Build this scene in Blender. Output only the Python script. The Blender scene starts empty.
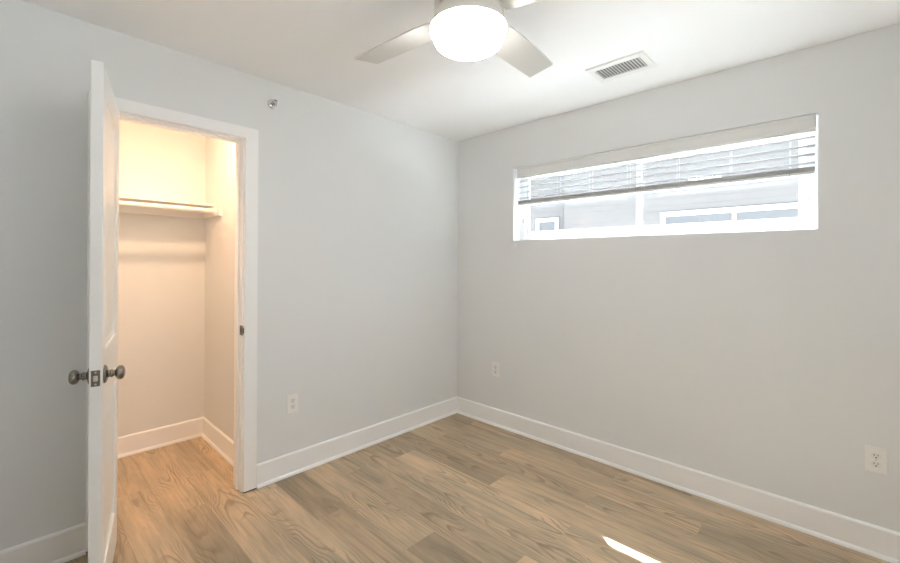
import bpy, bmesh, math, random
from mathutils import Vector, Matrix
random.seed(7)
SC = bpy.context.scene
COL = SC.collection

# ------------------------------------------------------------------ camera
CAMX, CAMY, CAMZ = -2.7591, -2.5299, 1.3429
YAW, ROLL, FPX = 0.76079, 0.006193, 414.95
cam_data = bpy.data.cameras.new('camera')
cam = bpy.data.objects.new('camera', cam_data)
COL.objects.link(cam)
fw = Vector((math.cos(YAW), math.sin(YAW), 0))
rt0 = Vector((math.sin(YAW), -math.cos(YAW), 0))
up0 = Vector((0, 0, 1))
rt = rt0 * math.cos(ROLL) + up0 * math.sin(ROLL)
up = up0 * math.cos(ROLL) - rt0 * math.sin(ROLL)
m = Matrix((rt, up, -fw)).transposed().to_4x4()
m.translation = Vector((CAMX, CAMY, CAMZ))
cam.matrix_world = m
cam_data.sensor_fit = 'HORIZONTAL'
cam_data.sensor_width = 36.0
cam_data.lens = FPX / 900 * 36.0
cam_data.shift_y = -18.82 / 900
cam_data.clip_start = 0.02
SC.camera = cam

# ------------------------------------------------------------------ world, sun, exposure
w = bpy.data.worlds.new('sky')
SC.world = w
w.use_nodes = True
bg = w.node_tree.nodes['Background']
bg.inputs['Color'].default_value = (0.82, 0.91, 1.0, 1)
bg.inputs['Strength'].default_value = 2.3

def lamp(name, kind, loc, energy, color, **kw):
    l = bpy.data.lights.new(name, kind)
    l.energy = energy
    l.color = color
    for k, v in kw.items():
        setattr(l, k, v)
    o = bpy.data.objects.new(name, l)
    o.location = loc
    COL.objects.link(o)
    return o

SUN_DIR = Vector((-0.496, -0.565, -1.0)).normalized()
sun = lamp('sun', 'SUN', (3, 3, 6), 84.0, (0.94, 0.97, 1.0), angle=math.radians(0.53))
sun.rotation_euler = SUN_DIR.to_track_quat('-Z', 'Y').to_euler()

SC.view_settings.view_transform = 'Standard'
SC.view_settings.look = 'None'
SC.view_settings.exposure = 0.28
SC.view_settings.gamma = 1.0
SC.view_settings.use_curve_mapping = False
SC.cycles.max_bounces = 16
SC.cycles.diffuse_bounces = 12
SC.cycles.sample_clamp_indirect = 40.0
SC.cycles.caustics_reflective = False
SC.cycles.caustics_refractive = False
SC.cycles.use_denoising = True

FAN_EMIT = (1.0, 0.985, 0.965)
FAN_STRENGTH = 30.0
CLOSET_W = 10.8
CLOSET_COL = (1.0, 0.63, 0.37)

# ------------------------------------------------------------------ materials
def new_mat(name):
    mt = bpy.data.materials.new(name)
    mt.use_nodes = True
    return mt, mt.node_tree, mt.node_tree.nodes['Principled BSDF']

def simple(name, color, rough=0.5, metal=0.0, spec=0.5, bump=None):
    mt, nt, b = new_mat(name)
    b.inputs['Base Color'].default_value = (*color, 1)
    b.inputs['Roughness'].default_value = rough
    b.inputs['Metallic'].default_value = metal
    b.inputs['Specular IOR Level'].default_value = spec
    tc = nt.nodes.new('ShaderNodeTexCoord')
    nz = nt.nodes.new('ShaderNodeTexNoise')
    sc_, st, dist = bump or (60, 0.05, 0.001)
    nz.inputs['Scale'].default_value = sc_
    nz.inputs['Detail'].default_value = 3
    nt.links.new(tc.outputs['Object'], nz.inputs['Vector'])
    bp = nt.nodes.new('ShaderNodeBump')
    bp.inputs['Strength'].default_value = st
    bp.inputs['Distance'].default_value = dist
    nt.links.new(nz.outputs['Fac'], bp.inputs['Height'])
    nt.links.new(bp.outputs['Normal'], b.inputs['Normal'])
    return mt

M = {}
M['wall'] = simple('wall_paint', (0.775, 0.785, 0.785), 0.75, spec=0.25, bump=(220, 0.12, 0.0008))
M['ceiling'] = simple('ceiling_paint', (0.92, 0.925, 0.93), 0.85, spec=0.2, bump=(160, 0.1, 0.0008))
M['trim'] = simple('trim_paint', (0.93, 0.93, 0.925), 0.32, spec=0.5)
M['door'] = simple('door_paint', (0.84, 0.84, 0.82), 0.30, spec=0.5)
M['plastic'] = simple('white_plastic', (0.86, 0.85, 0.83), 0.35)
M['socket'] = simple('socket_plastic', (0.80, 0.79, 0.76), 0.35)
M['slot'] = simple('dark_slot', (0.05, 0.045, 0.04), 0.6)
M['nickel'] = simple('satin_nickel', (0.30, 0.275, 0.24), 0.24, metal=1.0)
M['bronze'] = simple('aged_nickel', (0.22, 0.195, 0.16), 0.38, metal=1.0)
M['chrome'] = simple('chrome', (0.62, 0.62, 0.62), 0.18, metal=1.0)
M['vinyl'] = simple('window_vinyl', (0.88, 0.89, 0.90), 0.4)
M['slat'] = simple('blind_slat', (0.54, 0.54, 0.55), 0.45)
def translucent(mt, amount):
    nt = mt.node_tree
    b = nt.nodes['Principled BSDF']
    out = [n for n in nt.nodes if n.type == 'OUTPUT_MATERIAL'][0]
    tl = nt.nodes.new('ShaderNodeBsdfTranslucent')
    tl.inputs['Color'].default_value = (0.95, 0.96, 0.97, 1)
    mx = nt.nodes.new('ShaderNodeMixShader')
    mx.inputs[0].default_value = amount
    nt.links.new(b.outputs[0], mx.inputs[1]); nt.links.new(tl.outputs[0], mx.inputs[2]); nt.links.new(mx.outputs[0], out.inputs[0])
translucent(M['slat'], 0.06)
M['rail'] = simple('blind_rail', (0.88, 0.88, 0.88), 0.4)
M['valance'] = simple('blind_valance', (0.74, 0.74, 0.73), 0.45)
M['cord'] = simple('cord', (0.60, 0.60, 0.59), 0.8)
M['fan'] = simple('fan_white', (0.72, 0.70, 0.66), 0.4)
M['blade'] = simple('fan_blade', (0.62, 0.61, 0.58), 0.45)
M['vent'] = simple('vent_enamel', (0.84, 0.84, 0.83), 0.4)
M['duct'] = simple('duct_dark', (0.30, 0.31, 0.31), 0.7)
M['shelf'] = simple('shelf_white', (0.84, 0.82, 0.79), 0.45)
M['rubber'] = simple('black_gap', (0.03, 0.03, 0.03), 0.8)
M['siding_trim'] = simple('exterior_trim', (0.60, 0.61, 0.62), 0.6)
M['ground'] = simple('concrete', (0.80, 0.81, 0.82), 0.9, bump=(12, 0.3, 0.01))
M['lawn'] = simple('dry_lawn', (0.14, 0.145, 0.14), 0.95, bump=(40, 0.6, 0.02))
M['roof'] = simple('roof_shingle', (0.22, 0.22, 0.23), 0.9, bump=(30, 0.5, 0.01))
M['screw'] = simple('screw', (0.6, 0.58, 0.54), 0.35, metal=0.8)

def mat_emit(name, color, strength):
    mt, nt, b = new_mat(name)
    b.inputs['Base Color'].default_value = (0.9, 0.9, 0.88, 1)
    b.inputs['Roughness'].default_value = 0.35
    b.inputs['Emission Color'].default_value = (*color, 1)
    b.inputs['Emission Strength'].default_value = strength
    return mt
M['globe'] = mat_emit('lit_opal_glass', FAN_EMIT, FAN_STRENGTH)
M['closet_globe'] = mat_emit('lit_closet_glass', CLOSET_COL, 6.0)

def mat_glass():
    mt, nt, b = new_mat('window_glass')
    for n in list(nt.nodes):
        if n.type != 'OUTPUT_MATERIAL':
            nt.nodes.remove(n)
    out = [n for n in nt.nodes if n.type == 'OUTPUT_MATERIAL'][0]
    tr = nt.nodes.new('ShaderNodeBsdfTransparent')
    tr.inputs['Color'].default_value = (0.95, 0.97, 0.97, 1)
    gl = nt.nodes.new('ShaderNodeBsdfGlossy')
    gl.inputs['Roughness'].default_value = 0.02
    lw = nt.nodes.new('ShaderNodeLayerWeight')
    lw.inputs['Blend'].default_value = 0.5
    pw = nt.nodes.new('ShaderNodeMath'); pw.operation = 'POWER'; pw.inputs[1].default_value = 5.0
    nt.links.new(lw.outputs['Facing'], pw.inputs[0])
    fr = nt.nodes.new('ShaderNodeMath'); fr.operation = 'MULTIPLY_ADD'; fr.inputs[1].default_value = 0.6; fr.inputs[2].default_value = 0.04
    nt.links.new(pw.outputs[0], fr.inputs[0])
    mx = nt.nodes.new('ShaderNodeMixShader')
    nt.links.new(fr.outputs[0], mx.inputs[0])
    nt.links.new(tr.outputs[0], mx.inputs[1])
    nt.links.new(gl.outputs[0], mx.inputs[2])
    nt.links.new(mx.outputs[0], out.inputs[0])
    return mt
M['glass'] = mat_glass()
M['dark_glass'] = simple('neighbor_glass', (0.30, 0.36, 0.44), 0.15)
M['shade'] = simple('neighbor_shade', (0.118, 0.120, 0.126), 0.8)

def mat_siding():
    mt, nt, b = new_mat('lap_siding')
    N, L = nt.nodes, nt.links
    tc = N.new('ShaderNodeTexCoord')
    nz = N.new('ShaderNodeTexNoise'); nz.inputs['Scale'].default_value = 4
    rp = N.new('ShaderNodeValToRGB')
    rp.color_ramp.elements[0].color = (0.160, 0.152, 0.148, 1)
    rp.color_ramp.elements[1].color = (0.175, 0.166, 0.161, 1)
    L.new(tc.outputs['Object'], nz.inputs['Vector'])
    L.new(nz.outputs['Fac'], rp.inputs[0])
    L.new(rp.outputs[0], b.inputs['Base Color'])
    b.inputs['Roughness'].default_value = 0.7
    return mt
M['siding'] = mat_siding()

def mat_floor():
    mt, nt, b = new_mat('vinyl_plank')
    N, L = nt.nodes, nt.links
    def mth(op, a, c=None, d=None):
        n = N.new('ShaderNodeMath'); n.operation = op
        for i, v in enumerate((a, c, d)):
            if v is None: continue
            if isinstance(v, (int, float)): n.inputs[i].default_value = v
            else: L.new(v, n.inputs[i])
        return n.outputs[0]
    def noise(vec, scale, detail=3, rough=0.5, dist=0.0):
        n = N.new('ShaderNodeTexNoise')
        n.inputs['Scale'].default_value = scale
        n.inputs['Detail'].default_value = detail
        n.inputs['Roughness'].default_value = rough
        n.inputs['Distortion'].default_value = dist
        L.new(vec, n.inputs['Vector'])
        return n.outputs['Fac']
    def comb(x, y, z):
        n = N.new('ShaderNodeCombineXYZ')
        for i, v in enumerate((x, y, z)):
            if isinstance(v, (int, float)): n.inputs[i].default_value = v
            else: L.new(v, n.inputs[i])
        return n.outputs[0]
    def ramp(f, stops, interp='LINEAR'):
        n = N.new('ShaderNodeValToRGB')
        n.color_ramp.interpolation = interp
        els = n.color_ramp.elements
        while len(els) < len(stops): els.new(0.5)
        for e, (p, c) in zip(els, stops):
            e.position = p
            e.color = (c, c, c, 1) if isinstance(c, (int, float)) else (*c, 1)
        L.new(f, n.inputs[0])
        return n.outputs[0]
    def mix(kind, f, a, c):
        n = N.new('ShaderNodeMix'); n.data_type = 'RGBA'; n.blend_type = kind
        for i, v in ((0, f), (6, a), (7, c)):
            if isinstance(v, (int, float)): n.inputs[i].default_value = v
            elif isinstance(v, tuple): n.inputs[i].default_value = (*v, 1)
            else: L.new(v, n.inputs[i])
        return n.outputs[2]
    uv = N.new('ShaderNodeUVMap'); uv.uv_map = 'plank'
    sp = N.new('ShaderNodeSeparateXYZ'); L.new(uv.outputs[0], sp.inputs[0])
    u, v = sp.outputs[0], sp.outputs[1]
    at = N.new('ShaderNodeAttribute'); at.attribute_name = 'plank_id'; at.attribute_type = 'GEOMETRY'
    ids = N.new('ShaderNodeSeparateXYZ'); L.new(at.outputs['Vector'], ids.inputs[0])
    rnd, tone, hue = ids.outputs[0], ids.outputs[1], ids.outputs[2]
    z = mth('MULTIPLY', rnd, 37.0)
    # warped cathedral field
    wv = comb(mth('MULTIPLY', u, 7.0), mth('MULTIPLY', v, 2.2), z)
    wn = noise(wv, 1.0, 2, 0.5)
    wn2 = noise(comb(mth('MULTIPLY', u, 22.0), mth('MULTIPLY', v, 6.0), z), 1.0, 2, 0.5)
    uc = mth('SUBTRACT', mth('ADD', u, mth('MULTIPLY', mth('SUBTRACT', wn, 0.5), 0.16)), 0.089)
    dirn = mth('SUBTRACT', mth('MULTIPLY', mth('GREATER_THAN', rnd, 0.35), 2.0), 1.0)
    F = mth('ADD', mth('MULTIPLY', mth('MULTIPLY', v, dirn), 6.0),
            mth('MULTIPLY', mth('MULTIPLY', uc, uc), 520.0))
    F = mth('ADD', F, mth('MULTIPLY', wn2, 0.9))
    fr = mth('FRACT', F)
    line = ramp(fr, [(0.0, 0.0), (0.55, 0.06), (0.84, 0.95), (0.92, 0.9), (1.0, 0.0)])
    # where the arcs are strong
    mask = ramp(noise(comb(mth('MULTIPLY', u, 5.0), mth('MULTIPLY', v, 1.9), mth('ADD', z, 9.0)), 1.0, 2),
                [(0.46, 0.0), (0.60, 1.0)])
    line = mth('MULTIPLY', line, mask)
    # long streaks
    st = noise(comb(mth('MULTIPLY', u, 60.0), mth('MULTIPLY', v, 1.6), mth('ADD', z, 3.0)), 1.0, 5, 0.6)
    fine = noise(comb(mth('MULTIPLY', u, 420.0), mth('MULTIPLY', v, 9.0), z), 1.0, 3, 0.6)
    blot = noise(comb(mth('MULTIPLY', u, 11.0), mth('MULTIPLY', v, 2.4), mth('ADD', z, 17.0)), 1.0, 3, 0.55, 0.6)
    base = mix('MIX', hue, (0.50, 0.37, 0.245), (0.55, 0.365, 0.215))
    grey = mix('MIX', ramp(blot, [(0.36, 0.0), (0.66, 1.0)]), (0.40, 0.335, 0.235), (0.635, 0.475, 0.315))
    col = mix('MIX', 0.70, base, grey)
    col = mix('MULTIPLY', 1.0, col, ramp(st, [(0.28, 0.60), (0.44, 0.95), (0.72, 1.12)]))
    col = mix('MULTIPLY', 1.0, col, ramp(fine, [(0.30, 0.90), (0.70, 1.07)]))
    tn = N.new('ShaderNodeCombineColor')
    tv = mth('ADD', mth('MULTIPLY', tone, 0.70), 0.66)
    for i in range(3): L.new(tv, tn.inputs[i])
    col = mix('MULTIPLY', 1.0, col, tn.outputs[0])
    col = mix('MIX', mth('MULTIPLY', line, 0.62), col, (0.21, 0.145, 0.09))
    # knots
    kn = ramp(noise(comb(mth('MULTIPLY', u, 9.0), mth('MULTIPLY', v, 3.0), mth('ADD', z, 31.0)), 1.0, 1),
              [(0.73, 0.0), (0.80, 1.0)])
    col = mix('MIX', mth('MULTIPLY', kn, 0.45), col, (0.14, 0.10, 0.07))
    # seams from the plank edges
    eu = mth('MINIMUM', u, mth('SUBTRACT', 0.178, u))
    seam = ramp(mth('MULTIPLY', eu, 100.0), [(0.0, 1.0), (0.16, 0.0)])
    col = mix('MIX', mth('MULTIPLY', seam, 0.45), col, (0.13, 0.09, 0.06))
    L.new(col, b.inputs['Base Color'])
    L.new(ramp(fine, [(0.2, 0.36), (0.8, 0.46)]), b.inputs['Roughness'])
    b.inputs['Specular IOR Level'].default_value = 0.45
    bp = N.new('ShaderNodeBump'); bp.inputs['Strength'].default_value = 0.25; bp.inputs['Distance'].default_value = 0.0006
    hgt = mth('SUBTRACT', mth('SUBTRACT', fine, mth('MULTIPLY', line, 0.6)), mth('MULTIPLY', seam, 2.0))
    L.new(hgt, bp.inputs['Height'])
    L.new(bp.outputs[0], b.inputs['Normal'])
    return mt
M['floor'] = mat_floor()

# ------------------------------------------------------------------ mesh helpers
def box(bm, x0, x1, y0, y1, z0, z1, mtx=None):
    vs = [bm.verts.new((x, y, z)) for z in (z0, z1) for y in (y0, y1) for x in (x0, x1)]
    if mtx: 
        for v in vs: v.co = mtx @ v.co
    for f in ((0, 2, 3, 1), (4, 5, 7, 6), (0, 1, 5, 4), (2, 6, 7, 3), (0, 4, 6, 2), (1, 3, 7, 5)):
        bm.faces.new([vs[i] for i in f])
    return vs

def lathe(bm, prof, seg=48, mtx=None, cap=True):
    """revolve (r, z) profile about local z"""
    rings = []
    for r, z in prof:
        if r < 1e-6:
            v = bm.verts.new((0, 0, z)); rings.append([v])
        else:
            rings.append([bm.verts.new((r * math.cos(2 * math.pi * k / seg), r * math.sin(2 * math.pi * k / seg), z)) for k in range(seg)])
    for a, c in zip(rings, rings[1:]):
        for k in range(seg):
            k2 = (k + 1) % seg
            if len(a) == 1 and len(c) == 1: continue
            if len(a) == 1: bm.faces.new((a[0], c[k2], c[k]))
            elif len(c) == 1: bm.faces.new((a[k], a[k2], c[0]))
            else: bm.faces.new((a[k], a[k2], c[k2], c[k]))
    if cap:
        for rg in (rings[0], rings[-1]):
            if len(rg) > 1: bm.faces.new(rg)
    if mtx:
        for rg in rings:
            for v in rg: v.co = mtx @ v.co

def tube(bm, pts, r, seg=10):
    pts = [Vector(p) for p in pts]
    rings = []
    for i, p in enumerate(pts):
        d = (pts[min(i + 1, len(pts) - 1)] - pts[max(i - 1, 0)]).normalized()
        a = d.orthogonal().normalized(); c = d.cross(a)
        rings.append([bm.verts.new(p + r * (math.cos(2 * math.pi * k / seg) * a + math.sin(2 * math.pi * k / seg) * c)) for k in range(seg)])
    for a, c in zip(rings, rings[1:]):
        off = min(range(seg), key=lambda o: (a[0].co - c[o].co).length)
        for k in range(seg):
            bm.faces.new((a[k], a[(k + 1) % seg], c[(k + 1 + off) % seg], c[(k + off) % seg]))
    bm.faces.new(rings[0]); bm.faces.new(rings[-1])

def extrude_profile(bm, prof, axis, a, b, flip=1):
    """prof: closed list of (depth, z). axis 'x' or 'y': run from a to b. depth maps to the other horizontal axis, origin given by caller"""
    def P(d, z, t):
        return (t, d, z) if axis == 'x' else (d, t, z)
    A = [bm.verts.new(P(d, z, a)) for d, z in prof]
    B = [bm.verts.new(P(d, z, b)) for d, z in prof]
    n = len(prof)
    for i in range(n):
        bm.faces.new((A[i], A[(i + 1) % n], B[(i + 1) % n], B[i]))
    bm.faces.new(A); bm.faces.new(B)

def obj(name, bm, mat, parent=None, loc=None, bevel=0, smooth=False, kind=None, rot=None):
    bmesh.ops.remove_doubles(bm, verts=bm.verts, dist=1e-6)
    bmesh.ops.recalc_face_normals(bm, faces=bm.faces)
    me = bpy.data.meshes.new(name)
    bm.to_mesh(me); bm.free()
    me.materials.append(mat)
    if smooth:
        for p in me.polygons: p.use_smooth = True
    o = bpy.data.objects.new(name, me)
    COL.objects.link(o)
    if parent: o.parent = parent
    if loc: o.location = loc
    if rot: o.rotation_euler = rot
    if bevel:
        md = o.modifiers.new('bevel', 'BEVEL'); md.width = bevel; md.segments = 2; md.limit_method = 'ANGLE'; md.angle_limit = math.radians(40)
        if smooth is False:
            for p in me.polygons: p.use_smooth = False
    if smooth == 'auto':
        md = o.modifiers.new('edges', 'EDGE_SPLIT'); md.split_angle = math.radians(35)
    if kind: o['kind'] = kind
    return o

def boxes(name, lst, mat, parent=None, bevel=0, kind=None, **kw):
    bm = bmesh.new()
    for bx in lst: 
        box(bm, *bx)
    return obj(name, bm, mat, parent, bevel=bevel, kind=kind, **kw)

def separate_boxes_islands(bm): return bm

def struct(name, lst, mat, label=None, bevel=0):
    o = boxes(name, lst, mat, bevel=bevel, kind='structure')
    if label: o['label'] = label
    return o

def thing(name, label, cat, loc, rotz=0, group=None):
    o = bpy.data.objects.new(name, None)
    o.empty_display_size = 0.1
    COL.objects.link(o)
    o.location = loc; o.rotation_euler = (0, 0, rotz)
    o['label'] = label; o['category'] = cat
    if group: o['group'] = group
    return o

# ------------------------------------------------------------------ room shell
H = 2.44
XW, YS = -3.25, -3.30           # far ends of the room, behind the camera
WT = 0.12                        # wall thickness
OPX0, OPX1, OPZ = -2.475, -1.828, 2.072   # rough opening of the closet door
WY0, WY1, WZ0, WZ1 = -2.430, -0.603, 1.522, 2.103
CY, CX0, CX1 = 1.06, -3.05, -1.74  # closet back wall, side walls
ET = 0.16                        # window wall thickness

# floor: one mesh of planks
PW, PL = 0.178, 1.22
joint = {-1: -1.485, -2: -2.003, -3: -1.495, -4: -0.98, -5: -1.52, -12: 0.034, -6: -0.62, -7: -0.25, -8: -1.05, -9: -0.55, -10: -1.30, -11: -0.80}
tones = {(-1, 0): .50, (-1, -1): .62, (-2, 0): .62, (-2, -1): .30, (-3, 0): .45, (-3, -1): .55, (-4, 0): .22, (-4, -1): .72,
         (-5, 0): .86, (-5, -1): .80, (-6, -1): .60, (-6, 0): .58, (-7, -1): .38, (-7, 0): .50, (-8, 0): .62, (-12, -1): .22, (-12, 0): .6, (-11, 0): .6, (-10, 0): .55, (-13, 0): .6}
bm = bmesh.new()
uvl = bm.loops.layers.uv.new('plank')
idl = bm.faces.layers.float_vector.new('plank_id')
c0, c1 = math.floor((XW + .062) / PW) - 1, 0
for c in range(c0, c1 + 1):
    xa, xb = -.062 + c * PW, -.062 + (c + 1) * PW
    j = joint.get(c, -random.random() * PL)
    for r in range(-4, 4):
        ya, yb = j + r * PL, j + (r + 1) * PL
        X0, X1 = max(xa, XW - .05), min(xb, 0.02)
        Y0, Y1 = max(ya, YS - .05), min(yb, CY + .05)
        if X1 <= X0 or Y1 <= Y0: continue
        rr = random.random()
        tn = tones.get((c, r), min(1, max(0, random.gauss(.5, .17))))
        hu = random.random()
        f = bm.faces.new([bm.verts.new(p) for p in ((X0, Y0, 0), (X1, Y0, 0), (X1, Y1, 0), (X0, Y1, 0))])
        f[idl] = (rr, tn, hu)
        vo = random.random() * 8
        for lp in f.loops:
            lp[uvl].uv = (lp.vert.co.x - xa, lp.vert.co.y - ya + vo)
me = bpy.data.meshes.new('floor'); bm.to_mesh(me); bm.free(); me.materials.append(M['floor'])
floor = bpy.data.objects.new('floor', me); COL.objects.link(floor); floor['kind'] = 'structure'
floor['label'] = 'tan wood plank floor running into the closet'
struct('subfloor', [(XW - WT, ET, YS - WT, CY + WT, -0.12, -0.002)], M['ground'])

struct('ceiling', [(XW - WT, ET, YS - WT, CY + WT, H, H + 0.12)], M['ceiling'], 'flat white ceiling')
# wall with the closet door
bm = bmesh.new()
box(bm, XW, OPX0, 0, WT, 0, H); box(bm, OPX1, ET, 0, WT, 0, H); box(bm, OPX0, OPX1, 0, WT, OPZ, H)
o = obj('wall_left', bm, M['wall'], kind='structure'); o['label'] = 'pale grey wall holding the closet doorway'
# window wall
bm = bmesh.new()
box(bm, 0, ET, YS, WY0, 0, H); box(bm, 0, ET, WY1, 0, 0, H); box(bm, 0, ET, WY0, WY1, 0, WZ0); box(bm, 0, ET, WY0, WY1, WZ1, H)
o = obj('wall_right', bm, M['wall'], kind='structure'); o['label'] = 'pale grey wall with the wide high window'
RX0, RX1, RZ0, RZ1 = -2.75, -1.50, 0.95, 2.15     # unseen window added behind the camera for fill daylight
bm = bmesh.new()
box(bm, XW, RX0, YS - WT, YS, 0, H); box(bm, RX1, ET, YS - WT, YS, 0, H); box(bm, RX0, RX1, YS - WT, YS, 0, RZ0); box(bm, RX0, RX1, YS - WT, YS, RZ1, H)
obj('wall_rear', bm, M['wall'], kind='structure')
bm = bmesh.new()
for a, b_, c_, d in ((RX0, RX1, RZ0, RZ0 + .05), (RX0, RX1, RZ1 - .05, RZ1), (RX0, RX0 + .05, RZ0 + .05, RZ1 - .05), (RX1 - .05, RX1, RZ0 + .05, RZ1 - .05), (-2.18, -2.12, RZ0 + .05, RZ1 - .05)):
    box(bm, a, b_, YS - .10, YS - .05, c_, d)
obj('window_fill', bm, M['trim'], kind='structure')
pt = lamp('portal', 'AREA', ((RX0 + RX1) / 2, YS - .115, (RZ0 + RZ1) / 2), 1, (1, 1, 1), shape='RECTANGLE', size=RX1 - RX0, size_y=RZ1 - RZ0)
pt.rotation_euler = Vector((0, 1, 0)).to_track_quat('-Z', 'Z').to_euler(); pt.data.cycles.is_portal = True
struct('wall_side', [(XW - WT, XW, YS - WT, CY + WT, 0, H)], M['wall'])
struct('wall_closet_back', [(XW, CX1 + WT, CY, CY + WT, 0, H)], M['wall'])
struct('wall_closet_right', [(CX1, CX1 + WT, WT, CY, 0, H)], M['wall'])
struct('wall_closet_left', [(CX0 - WT, CX0, WT, CY, 0, H)], M['wall'])

# baseboards with quarter-round shoe
BH, BT = 0.138, 0.014
def base_prof(o, s):
    """o: wall plane, s: +1/-1 towards the room"""
    return [(o, 0.0), (o + s * BT, 0.0), (o + s * BT, BH - .008), (o + s * (BT - .003), BH - .003), (o + s * (BT - .008), BH), (o, BH)]
def shoe_prof(o, s):
    q = [(o + s * BT, 0.0005), (o + s * (BT + .012), 0.0005)]
    for k in range(1, 6):
        a = k / 6 * math.pi / 2
        q.append((o + s * (BT + .012 * math.cos(a)), .0005 + .019 * math.sin(a)))
    q.append((o + s * BT, .0195))
    return q
def baseboard(name, axis, o, s, runs):
    bm = bmesh.new()
    for a, b in runs: extrude_profile(bm, base_prof(o, s), axis, a, b)
    bb = obj(name, bm, M['trim'], kind='structure')
    bm = bmesh.new()
    for a, b in runs: extrude_profile(bm, shoe_prof(o, s), axis, a, b)
    obj('shoe_moulding', bm, M['trim'], bb)
    return bb
baseboard('baseboard_left', 'x', 0, -1, [(XW, -2.527), (-1.763, 0)])
baseboard('baseboard_right', 'y', 0, -1, [(YS, -BT)])
baseboard('baseboard_closet_back', 'x', CY, -1, [(CX0, CX1)])
baseboard('baseboard_closet_right', 'y', CX1, -1, [(WT, CY - BT)])
baseboard('baseboard_closet_left', 'y', CX0, 1, [(WT, CY - BT)])
baseboard('baseboard_rear', 'x', YS, 1, [(XW, 0)])
baseboard('baseboard_side', 'y', XW, 1, [(YS, 0)])

# door frame: casing (both sides), jamb, stop
CI0, CI1, CO0, CO1, CZI, CZO = -2.460, -1.840, -2.527, -1.766, 2.058, 2.120
JX0, JX1, JZ = -2.456, -1.847, 2.052
bm = bmesh.new()
for yy0, yy1 in ((-.018, 0.0), (WT, WT + .018)):
    box(bm, CO0, CI0, yy0, yy1, .006, CZI); box(bm, CI1, CO1, yy0, yy1, .006, CZI); box(bm, CO0, CO1, yy0, yy1, CZI, CZO)
cas = obj('trim_1', bm, M['trim'], kind='structure', bevel=.002); cas['label'] = 'white flat casing and jamb around the closet doorway'
bm = bmesh.new()
box(bm, OPX0, JX0, -.0, WT, .003, OPZ); box(bm, JX1, OPX1, -.0, WT, .003, OPZ); box(bm, JX0, JX1, 0, WT, JZ, OPZ)
obj('jamb', bm, M['trim'], cas)
bm = bmesh.new()
box(bm, JX0, JX0 + .011, .040, .075, .003, JZ); box(bm, JX1 - .011, JX1, .040, .075, .003, JZ); box(bm, JX0, JX1, .040, .075, JZ - .011, JZ)
obj('door_stop', bm, M['trim'], cas, bevel=.002)
boxes('caulk_gap', [(CO0 + .001, CI0 - .001, -.016, -.001, .0005, .0058), (CI1 + .001, CO1 - .001, -.016, -.001, .0005, .0058), (JX1 + .001, OPX1 - .001, .002, .075, .0005, .0028)], M['rubber'], cas)
# strike plate with its lip and hole
bm = bmesh.new()
box(bm, JX1 - .0016, JX1, -.014, .030, .914, .970)
box(bm, JX1 - .003, JX1 + .004, -.0215, -.0135, .926, .958)
sp = obj('strike_plate', bm, M['bronze'], cas, bevel=.0006); sp['label'] = 'brushed nickel strike plate'
boxes('latch_hole', [(JX1 - .0018, JX1 - .0012, .002, .020, .929, .955)], M['slot'], sp)

# ------------------------------------------------------------------ door leaf (local: x along the leaf from the hinge, y thickness, z up)
TH = math.radians(102)
door = bpy.data.objects.new('door_1', None)
COL.objects.link(door)
door.location = (-2.450, -.012, 0); door.rotation_euler = (0, 0, -TH)
door['kind'] = 'structure'; door['label'] = 'white two panel door standing open in front of the closet'
DW, DT, DZ0, DZ1 = 0.607, 0.036, 0.010, 2.050
panels = [(.093, .514, .185, .800), (.093, .514, 1.010, 1.945)]
bm = bmesh.new()
xs = [0.002, .093, .514, DW]; zs = [DZ0, .185, .800, 1.010, 1.945, DZ1]
def ring(bm, y, r, s):
    x0, x1, z0, z1 = r
    return [bm.verts.new(p) for p in ((x0, y, z0), (x1, y, z0), (x1, y, z1), (x0, y, z1))]
for y, s in ((0.0, -1), (DT, 1)):
    grid = [[bm.verts.new((x, y, z)) for x in xs] for z in zs]
    for i in range(5):
        for j in range(3):
            if j == 1 and i in (1, 3):
                continue
            bm.faces.new((grid[i][j], grid[i][j + 1], grid[i + 1][j + 1], grid[i + 1][j]))
    for i in (1, 3):
        r0 = [grid[i][1], grid[i][2], grid[i + 1][2], grid[i + 1][1]]
        x0, x1, z0, z1 = xs[1], xs[2], zs[i], zs[i + 1]
        prev = r0
        for ins, dep in ((.003, .007), (.014, .009), (.020, .012), (.050, .012), (.072, .005)):
            cur = ring(bm, y - s * dep, (x0 + ins, x1 - ins, z0 + ins, z1 - ins), s)
            for k in range(4):
                bm.faces.new((prev[k], prev[(k + 1) % 4], cur[(k + 1) % 4], cur[k]))
            prev = cur
        bm.faces.new(prev)
bm.verts.ensure_lookup_table()
for (xa, xb, za, zb) in ((xs[0], xs[0], 0, 0), (xs[-1], xs[-1], 0, 0)):
    for i in range(5):
        bm.faces.new([bm.verts.new(p) for p in ((xa, 0, zs[i]), (xa, DT, zs[i]), (xa, DT, zs[i + 1]), (xa, 0, zs[i + 1]))])
for za in (DZ0, DZ1):
    for j in range(3):
        bm.faces.new([bm.verts.new(p) for p in ((xs[j], 0, za), (xs[j + 1], 0, za), (xs[j + 1], DT, za), (xs[j], DT, za))])
obj('door_leaf', bm, M['door'], door, bevel=.0015)

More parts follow.
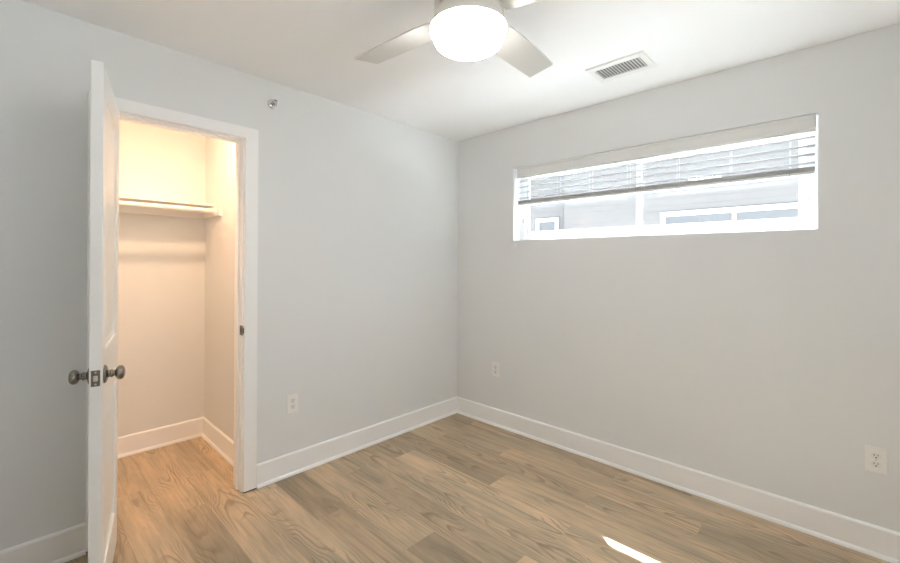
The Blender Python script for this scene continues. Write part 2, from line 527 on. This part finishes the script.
KX, KZ = DW - .060, .925
def knob(side):
    bm = bmesh.new()
    s = 1 if side > 0 else -1
    y0 = DT if side > 0 else 0.0
    mt = Matrix.Translation((KX, y0, KZ)) @ Matrix.Rotation(-s * math.pi / 2, 4, 'X')
    lathe(bm, [(0, 0), (.033, 0), (.033, .003), (.030, .007), (.022, .010), (.014, .012), (.0125, .018), (.0155, .021), (.0155, .023), (.0115, .026), (.011, .032),
               (.014, .033), (.0215, .037), (.0255, .043), (.0260, .049), (.0235, .055), (.017, .0595), (.008, .0615), (0, .062)], 40, mt, cap=False)
    k = obj('door_handle', bm, M['nickel'], door, smooth=True)
    k['label'] = 'satin nickel round knob'
knob(1); knob(-1)
bm = bmesh.new(); box(bm, DW - .0005, DW + .0014, .0055, .0305, KZ - .0285, KZ + .0285)
lp = obj('latch_plate', bm, M['bronze'], door, bevel=.004); lp['label'] = 'brushed nickel latch plate'
bm = bmesh.new(); box(bm, DW, DW + .009, .0115, .0245, KZ - .010, KZ + .010)
obj('latch_bolt', bm, M['screw'], lp, bevel=.003)
bm = bmesh.new()
for dz in (-.021, .021):
    lathe(bm, [(0, 0), (.0035, 0), (.0033, .0008), (0, .001)], 12, Matrix.Translation((DW + .0013, .018, KZ + dz)) @ Matrix.Rotation(math.pi / 2, 4, 'Y'), cap=False)
obj('screw', bm, M['screw'], lp)
for hz in (.26, 1.03, 1.80):
    bm = bmesh.new()
    lathe(bm, [(0, -.046), (.006, -.045), (.006, .045), (0, .046)], 16, Matrix.Translation((-.001, -.006, hz)), cap=False)
    box(bm, .0, .0015, -.004, .030, hz - .044, hz + .044)
    obj('hinge', bm, M['bronze'], door)

# ------------------------------------------------------------------ closet: shelf, cleats, rod, lamp
SHZ0, SHZ1, SHY = 1.745, 1.764, .822
sh = thing('closet_shelf', 'white shelf board with hanging rod across the closet back wall', 'shelf', ((CX0 + CX1) / 2, CY, SHZ0))
def rel(parent, bm):
    bmesh.ops.translate(bm, verts=bm.verts, vec=-Vector(parent.location)); return bm
bm = bmesh.new(); box(bm, CX0, CX1, SHY, CY, SHZ0, SHZ1); obj('board', rel(sh, bm), M['shelf'], sh, bevel=.002)
bm = bmesh.new(); box(bm, CX0, CX1, CY - .019, CY, 1.668, SHZ0); obj('back_cleat', rel(sh, bm), M['shelf'], sh, bevel=.002)
for xa, xb in ((CX1 - .019, CX1), (CX0, CX0 + .019)):
    bm = bmesh.new(); box(bm, xa, xb, .680, CY - .019, 1.668, SHZ0); obj('side_cleat', rel(sh, bm), M['shelf'], sh, bevel=.002)
bm = bmesh.new(); tube(bm, [(CX0 + .019, .785, 1.706), (CX1 - .019, .785, 1.706)], .0165, 24); pole = obj('hanging_rod', rel(sh, bm), M['shelf'], sh, smooth='auto')
for xa, s in ((CX0 + .019, 1), (CX1 - .019, -1)):
    bm = bmesh.new(); lathe(bm, [(0, 0), (.030, 0), (.030, .003), (.022, .004), (.022, .016), (.017, .016)], 28, Matrix.Translation((xa, .785, 1.706)) @ Matrix.Rotation(s * math.pi / 2, 4, 'Y'), cap=False)
    obj('rod_flange', rel(sh, bm), M['shelf'], pole, smooth='auto')

cl = thing('closet_ceiling_light', 'small warm round disc light on the closet ceiling', 'ceiling light', (-2.12, .215, H))
bm = bmesh.new(); lathe(bm, [(0, 0), (.090, 0), (.090, -.014), (.082, -.024), (.074, -.026), (.074, -.020), (0, -.020)], 40, cap=False); obj('trim_ring', bm, M['plastic'], cl, smooth='auto')
bm = bmesh.new(); lathe(bm, [(0, -.0205), (.073, -.0205), (.073, -.0235), (.05, -.0255), (0, -.0262)], 40, cap=False); obj('diffuser', bm, M['closet_globe'], cl, smooth=True)
clo = lamp('closet_bulb', 'AREA', (-2.12, .215, H - .030), CLOSET_W, CLOSET_COL, shape='DISK', size=.12, spread=math.radians(156))

# ------------------------------------------------------------------ window
win = bpy.data.objects.new('window_1', None); COL.objects.link(win)
win.location = (.09, (WY0 + WY1) / 2, WZ0); win['kind'] = 'structure'; win['label'] = 'wide white sliding window set high in the wall'
WX0, WX1 = .092, .150
bm = bmesh.new(); fw_ = .052
box(bm, WX0, WX1, WY0, WY1, WZ0, WZ0 + .045); box(bm, WX0, WX1, WY0, WY1, WZ1 - .045, WZ1)
box(bm, WX0, WX1, WY0, WY0 + fw_, WZ0 + .045, WZ1 - .045); box(bm, WX0, WX1, WY1 - fw_, WY1, WZ0 + .045, WZ1 - .045)
obj('window_frame', rel(win, bm), M['vinyl'], win, bevel=.003)
MS = -1.545
def sash(y0, y1, x0, x1):
    bm = bmesh.new(); t = .030
    z0, z1 = WZ0 + .045, WZ1 - .045
    box(bm, x0, x1, y0, y1, z0, z0 + t); box(bm, x0, x1, y0, y1, z1 - t, z1)
    box(bm, x0, x1, y0, y0 + t, z0 + t, z1 - t); box(bm, x0, x1, y1 - t, y1, z0 + t, z1 - t)
    s = obj('sash', rel(win, bm), M['vinyl'], win, bevel=.002)
    bm = bmesh.new(); xm = (x0 + x1) / 2
    box(bm, xm - .002, xm + .002, y0 + t - .004, y1 - t + .004, z0 + t - .004, z1 - t + .004)
    g = obj('pane', bm, M['glass']); g.parent = s
    g.data.transform(Matrix.Translation(-Vector(win.location)))
sash(MS - .004, WY1 - fw_, .099, .119)
sash(WY0 + fw_, MS + .032, .123, .143)
bm = bmesh.new(); box(bm, .0975, .0990, MS - .0035, MS + .0005, WZ0 + .046, WZ1 - .046); obj('sash_gap_shade', rel(win, bm), M['duct'], win)  # thin dark strip stands in for the shadow gap between the sashes
for yy in (WY1 - .034, WY0 + .036):
    bm = bmesh.new(); box(bm, WX0 - .006, WX0 + .001, yy - .004, yy + .004, 1.668, 1.704); obj('sash_lock', rel(win, bm), M['screw'], win, bevel=.001)
# drywall corner of sill
# ------------------------------------------------------------------ blind
bl = thing('window_blind', 'white horizontal slat blind half raised in the high window', 'blind', (.03, (WY0 + WY1) / 2, 2.090))
BY0, BY1 = WY0 + .008, WY1 - .030
bm = bmesh.new(); box(bm, .008, .058, BY0, BY1, 2.040, 2.101); obj('headrail', rel(bl, bm), M['vinyl'], bl, bevel=.002)
bm = bmesh.new()
extrude_profile(bm, [(.0005, 2.020), (.0065, 2.014), (.0065, 2.096), (-.001, 2.099), (-.0025, 2.090), (.0015, 2.080), (.0015, 2.034), (-.001, 2.026)], 'y', BY0 + .001, BY1 - .001)
obj('valance', rel(bl, bm), M['valance'], bl)
def slat(z, tilt, w=.050):
    bm = bmesh.new()
    top, bot = [], []
    n = 6
    for k in range(n + 1):
        t = k / n - .5
        cr = .0035 * (1 - (2 * t) ** 2)
        x = .034 + w * t * math.cos(tilt) ; zz = z - w * t * math.sin(tilt) + cr
        top.append((x, zz + .0012)); bot.append((x, zz - .0012))
    extrude_profile(bm, top + bot[::-1], 'y', BY0 + .004, BY1 - .004)
    return obj('slat', rel(bl, bm), M['slat'], bl)
for k in range(4):
    slat(1.992 - .0435 * k, math.radians(-22))
for k in range(7):
    slat(1.8175 + .0034 * k, 0)
bm = bmesh.new(); box(bm, .009, .059, BY0 + .004, BY1 - .004, 1.799, 1.815); obj('bottom_rail', rel(bl, bm), M['rail'], bl, bevel=.003)
RUNGS = [-.985, -1.235, -1.495, -1.790, -2.060, -2.320]
for yy in RUNGS:
    bm = bmesh.new()
    tube(bm, [(.0085, yy, 2.04), (.0083, yy, 1.812)], .0005, 6); tube(bm, [(.0605, yy, 2.04), (.0605, yy, 1.812)], .0007, 6)
    obj('ladder_cord', rel(bl, bm), M['cord'], bl)
    bm = bmesh.new()
    tube(bm, [(.0075, yy, 1.826), (.006, yy, 1.806), (.010, yy, 1.796), (.020, yy, 1.7965)], .0022, 8)
    obj('rail_clip', rel(bl, bm), M['slat'], bl)
yy = WY1 - .022
bm = bmesh.new(); tube(bm, [(.012, yy, 2.040), (.008, yy, 1.80), (.004, yy, 1.56), (-.004, yy, 1.526), (-.0075, yy - .003, 1.500)], .0011, 6); obj('lift_cord', rel(bl, bm), M['cord'], bl)
bm = bmesh.new(); lathe(bm, [(0, 0), (.0045, -.002), (.0075, -.024), (.0065, -.030), (0, -.032)], 16, Matrix.Translation((-.0078, yy - .003, 1.502)), cap=False); obj('tassel', rel(bl, bm), M['plastic'], bl, smooth=True)

# ------------------------------------------------------------------ outside: neighbouring house, ground, added unseen eave
struct('added_eave', [(ET, .50, -4.2, 1.5, 2.60, 2.72)], M['siding_trim'])  # unseen eave, added to limit the sun strip on the floor
bpy.data.objects['added_eave'].name = 'trim_added_eave'
boxes('ground', [(ET, 14, -14, 12, -.5, -.3)], M['ground'], kind='structure')
boxes('ground_rear_bounce', [(-12, ET, -14, YS - WT, -.5, -.3)], M['lawn'], kind='structure')  # unseen ground, added to bounce sunlight in through the rear window
NX = 5.5
EX = (NX - CAMX) / (4.0 - CAMX)      # window spots were measured for a wall 4 m out
def ny(y): return CAMY + (y - CAMY) * EX
def nz(z): return CAMZ + (z - CAMZ) * EX
boxes('wall_added_cladding', [(ET, ET + .02, YS - 1, WY0, -.3, 2.6), (ET, ET + .02, WY1, 2.0, -.3, 2.6), (ET, ET + .02, WY0, WY1, -.3, WZ0), (ET, ET + .02, WY0, WY1, WZ1, 2.6)], M['siding'], kind='structure')  # unseen dark cladding, added to cut sun bounce onto the neighbouring house
nb = thing('neighboring_house', 'pale lap sided house seen through the high window', 'house', (NX, 0, -.3))
bm = bmesh.new()
# lap siding courses (each course tilts out at its foot)
ys = (-11.0, ny(1.12))
z = -.3
while z < 3.6:
    extrude_profile(bm, [(NX + .12, z), (NX - .012, z), (NX, z + .118), (NX + .12, z + .118)], 'y', ys[0], ys[1]); z += .118
obj('siding', rel(nb, bm), M['siding'], nb)
bm = bmesh.new()
z = -.3
while z < 3.6:
    extrude_profile(bm, [(NX + .42, z), (NX + .288, z), (NX + .30, z + .118), (NX + .42, z + .118)], 'y', ny(1.12), 9.0); z += .118
obj('siding', rel(nb, bm), M['siding'], nb)
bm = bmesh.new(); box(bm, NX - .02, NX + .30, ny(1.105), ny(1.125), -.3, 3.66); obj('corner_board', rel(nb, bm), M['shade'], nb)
bm = bmesh.new()
extrude_profile(bm, [(NX - .30, 3.6), (NX - .30, 3.72), (NX + 4.0, 5.0), (NX + 4.0, 3.6)], 'y', -11.4, 9.4); obj('roof', rel(nb, bm), M['roof'], nb)
def nwin(x, y0, y1, z0, z1, mull, name='window'):
    bm = bmesh.new(); t = .085
    xa, xb = x - .045, x + .02
    box(bm, xa, xb, y0 - t, y1 + t, z1, z1 + t); box(bm, xa, xb, y0 - t, y1 + t, z0 - t, z0)
    box(bm, xa, xb, y0 - t, y0, z0, z1); box(bm, xa, xb, y1, y1 + t, z0, z1)
    for mm in mull: box(bm, xa, xb, mm - .03, mm + .03, z0, z1)
    wf = obj(name, rel(nb, bm), M['siding_trim'], nb)
    bm = bmesh.new(); box(bm, x - .016, x + .01, y0, y1, z0, z1)
    pn = obj('pane', rel(nb, bm), M['shade'], wf)
nwin(NX, ny(-2.95), ny(-.577), 1.25, nz(2.05), (ny(-1.44), ny(-2.30)))
nwin(NX + .30, ny(1.40), ny(1.75), 1.25, nz(2.13), ())

# ------------------------------------------------------------------ ceiling fan
FX, FY, BZ = -1.619, -1.530, 2.254
fan = thing('ceiling_fan', 'white four blade ceiling fan with lit drum globe', 'ceiling fan', (FX, FY, H))
def fz(z): return z - H
bm = bmesh.new(); lathe(bm, [(0, 0), (.100, 0), (.102, -.012), (.098, -.060), (.104, fz(2.335)), (.120, fz(2.315)), (.126, fz(2.285)), (.126, fz(2.240)), (.135, fz(2.215)), (.141, fz(2.201)), (.141, fz(2.194)), (0, fz(2.194))], 64, cap=False)
obj('motor_housing', bm, M['fan'], fan, smooth='auto')
bm = bmesh.new(); lathe(bm, [(.136, fz(2.1935)), (.1385, fz(2.188)), (.1380, fz(2.180)), (.132, fz(2.171)), (.1275, fz(2.162)), (.126, fz(2.152)), (.119, fz(2.140)), (.104, fz(2.130)), (.078, fz(2.123)), (.04, fz(2.120)), (0, fz(2.119))], 64, cap=False)
obj('glass_shade', bm, M['globe'], fan, smooth=True)
PITCH = math.radians(10)
def blade_mesh():
    bm = bmesh.new()
    # outline in (r, s): s>0 is the counter-clockwise edge
    ccw = [(.128, .052), (.165, .062), (.215, .069), (.300, .071), (.45, .067), (.581, .0635)]
    cw = [(.128, -.048), (.160, -.060), (.205, -.069), (.300, -.071), (.45, -.067), (.572, -.062)]
    t = .0035
    T, B = [], []
    for (ra, sa), (rb, sb) in zip(ccw, cw):
        row_t, row_b = [], []
        for k in range(5):
            q = k / 4
            r = ra + (rb - ra) * q; s = sa + (sb - sa) * q
            zz = -s * math.sin(PITCH)
            y = s * math.cos(PITCH)
            row_t.append(bm.verts.new((r, y, zz + t))); row_b.append(bm.verts.new((r, y, zz - t)))
        T.append(row_t); B.append(row_b)
    n = len(T)
    for i in range(n - 1):
        for k in range(4):
            bm.faces.new((T[i][k], T[i + 1][k], T[i + 1][k + 1], T[i][k + 1]))
            bm.faces.new((B[i][k], B[i][k + 1], B[i + 1][k + 1], B[i + 1][k]))
        bm.faces.new((T[i][0], B[i][0], B[i + 1][0], T[i + 1][0])); bm.faces.new((T[i][4], T[i + 1][4], B[i + 1][4], B[i][4]))
    for k in range(4):
        bm.faces.new((T[0][k], T[0][k + 1], B[0][k + 1], B[0][k])); bm.faces.new((T[-1][k], B[-1][k], B[-1][k + 1], T[-1][k + 1]))
    return bm
def arm_mesh():
    bm = bmesh.new()
    box(bm, .100, .215, -.022, .022, .004, .010, Matrix.Rotation(-PITCH, 4, 'X'))
    box(bm, .100, .135, -.030, .030, -.010, .018)
    for s in (-.012, .012):
        lathe(bm, [(0, 0), (.004, 0), (.004, .003), (0, .004)], 10, Matrix.Rotation(-PITCH, 4, 'X') @ Matrix.Translation((.20, s, .010)), cap=False)
    return bm
b0 = obj('blade', blade_mesh(), M['blade'], fan, loc=(0, 0, fz(BZ)), smooth='auto')
a0 = obj('blade_arm', arm_mesh(), M['fan'], b0)
for k in range(4):
    if k == 0:
        bo = b0
    else:
        bo = b0.copy(); COL.objects.link(bo); bo.parent = fan
        ao = a0.copy(); COL.objects.link(ao); ao.parent = bo
    bo.rotation_euler = (0, 0, math.radians(4.4 + 90 * k))

# ------------------------------------------------------------------ ceiling vent
vt = thing('ceiling_vent', 'white rectangular air register on the ceiling near the window wall', 'vent', (-.425, -1.617, H))
bm = bmesh.new()
lx, ly, ix, iy = .112, .158, .066, .122
def frame_pts(hx, hy, z): return [bm.verts.new(p) for p in ((-hx, -hy, z), (hx, -hy, z), (hx, hy, z), (-hx, hy, z))]
R = [frame_pts(lx, ly, -.0005), frame_pts(lx, ly, -.003), frame_pts(lx - .006, ly - .006, -.008), frame_pts(ix + .004, iy + .004, -.009), frame_pts(ix, iy, -.007), frame_pts(ix, iy, -.0005)]
for a, c in zip(R, R[1:]):
    for k in range(4): bm.faces.new((a[k], a[(k + 1) % 4], c[(k + 1) % 4], c[k]))
obj('frame', bm, M['vent'], vt)
bm = bmesh.new()
for k in range(15):
    yy = -iy + (k + .5) * 2 * iy / 15
    s = -1 
    mt = Matrix.Translation((0, yy, -.005)) @ Matrix.Rotation(math.radians(38), 4, 'X')
    box(bm, -ix, ix, -.0055, .0055, -.0005, .0005, mt)
obj('louvers', bm, M['vent'], vt)
bm = bmesh.new(); box(bm, -ix, ix, -iy, iy, -.0012, -.0004); obj('duct_opening', bm, M['duct'], vt)

# ------------------------------------------------------------------ sidewall sprinkler
sk = thing('sprinkler_head', 'small chrome sidewall sprinkler head above the closet doorway corner', 'sprinkler', (-1.681, 0, 2.302))
RX = Matrix.Rotation(math.pi / 2, 4, 'X')
bm = bmesh.new(); lathe(bm, [(0, 0), (.029, 0), (.029, .003), (.024, .007), (.0155, .009), (.0155, .004), (0, .004)], 36, RX, cap=False); obj('escutcheon', bm, M['chrome'], sk, smooth='auto')
bm = bmesh.new(); lathe(bm, [(0, .0045), (.009, .0045), (.009, .020), (.006, .023), (0, .023)], 20, RX, cap=False); obj('body', bm, M['chrome'], sk, smooth='auto')
bm = bmesh.new(); tube(bm, [(-.010, -.020, 0), (-.011, -.034, 0), (-.004, -.046, 0), (0, -.048, 0)], .0022, 8); tube(bm, [(.010, -.020, 0), (.011, -.034, 0), (.004, -.046, 0), (0, -.048, 0)], .0022, 8); obj('frame_arm', bm, M['chrome'], sk)
bm = bmesh.new(); lathe(bm, [(0, .047), (.012, .047), (.012, .049), (0, .0495)], 20, RX, cap=False); box(bm, -.010, .010, -.056, -.047, .009, .011); obj('deflector', bm, M['chrome'], sk, smooth='auto')
bm = bmesh.new(); lathe(bm, [(0, .0235), (.0025, .0238), (.0025, .044), (0, .045)], 12, RX, cap=False); o = obj('glass_bulb', bm, M['slot'], sk, smooth=True)

# ------------------------------------------------------------------ outlets (built facing -y, then turned)
def outlet(label, loc, rotz, w=.0735, h=.118):
    t = thing('electrical_outlet', label, 'outlet', loc, rotz, None)
    bm = bmesh.new(); box(bm, -w / 2, w / 2, -.0055, 0, -h / 2, h / 2); obj('cover_plate', bm, M['plastic'], t, bevel=.0025)
    for s in (-1, 1):
        cz = s * .0195
        bm = bmesh.new()
        pr = []
        for k in range(24):
            a = 2 * math.pi * k / 24
            pr.append((.0172 * math.cos(a), max(-.0142, min(.0142, .0172 * math.sin(a))) + cz))
        A = [bm.verts.new((x, -.0078, z)) for x, z in pr]; B = [bm.verts.new((x, -.005, z)) for x, z in pr]
        bm.faces.new(A); bm.faces.new(B)
        for k in range(24): bm.faces.new((A[k], A[(k + 1) % 24], B[(k + 1) % 24], B[k]))
        r = obj('receptacle', bm, M['socket'], t)
        bm = bmesh.new()
        box(bm, -.0075, -.0052, -.0081, -.0075, cz - .0005, cz + .0085); box(bm, .0050, .0073, -.0081, -.0075, cz + .0005, cz + .0078)
        lathe(bm, [(0, 0), (.0030, 0), (.0030, .0006), (0, .0006)], 14, Matrix.Translation((0, -.0075, cz - .0075)) @ RX, cap=False)
        obj('slots', bm, M['slot'], r)
    bm = bmesh.new(); lathe(bm, [(0, 0), (.003, 0), (.0027, .0008), (0, .0012)], 14, Matrix.Translation((0, -.0055, 0)) @ RX, cap=False); obj('screw', bm, M['screw'], t)
    return t
outlet('white duplex outlet low on the wall beside the closet doorway', (-1.540, 0, .447), 0)
outlet('white duplex outlet low on the window wall close to the room corner', (0, -.437, .461), -math.pi / 2)
outlet('white duplex outlet low on the window wall, farther from the room corner', (0, -2.638, .442), -math.pi / 2)
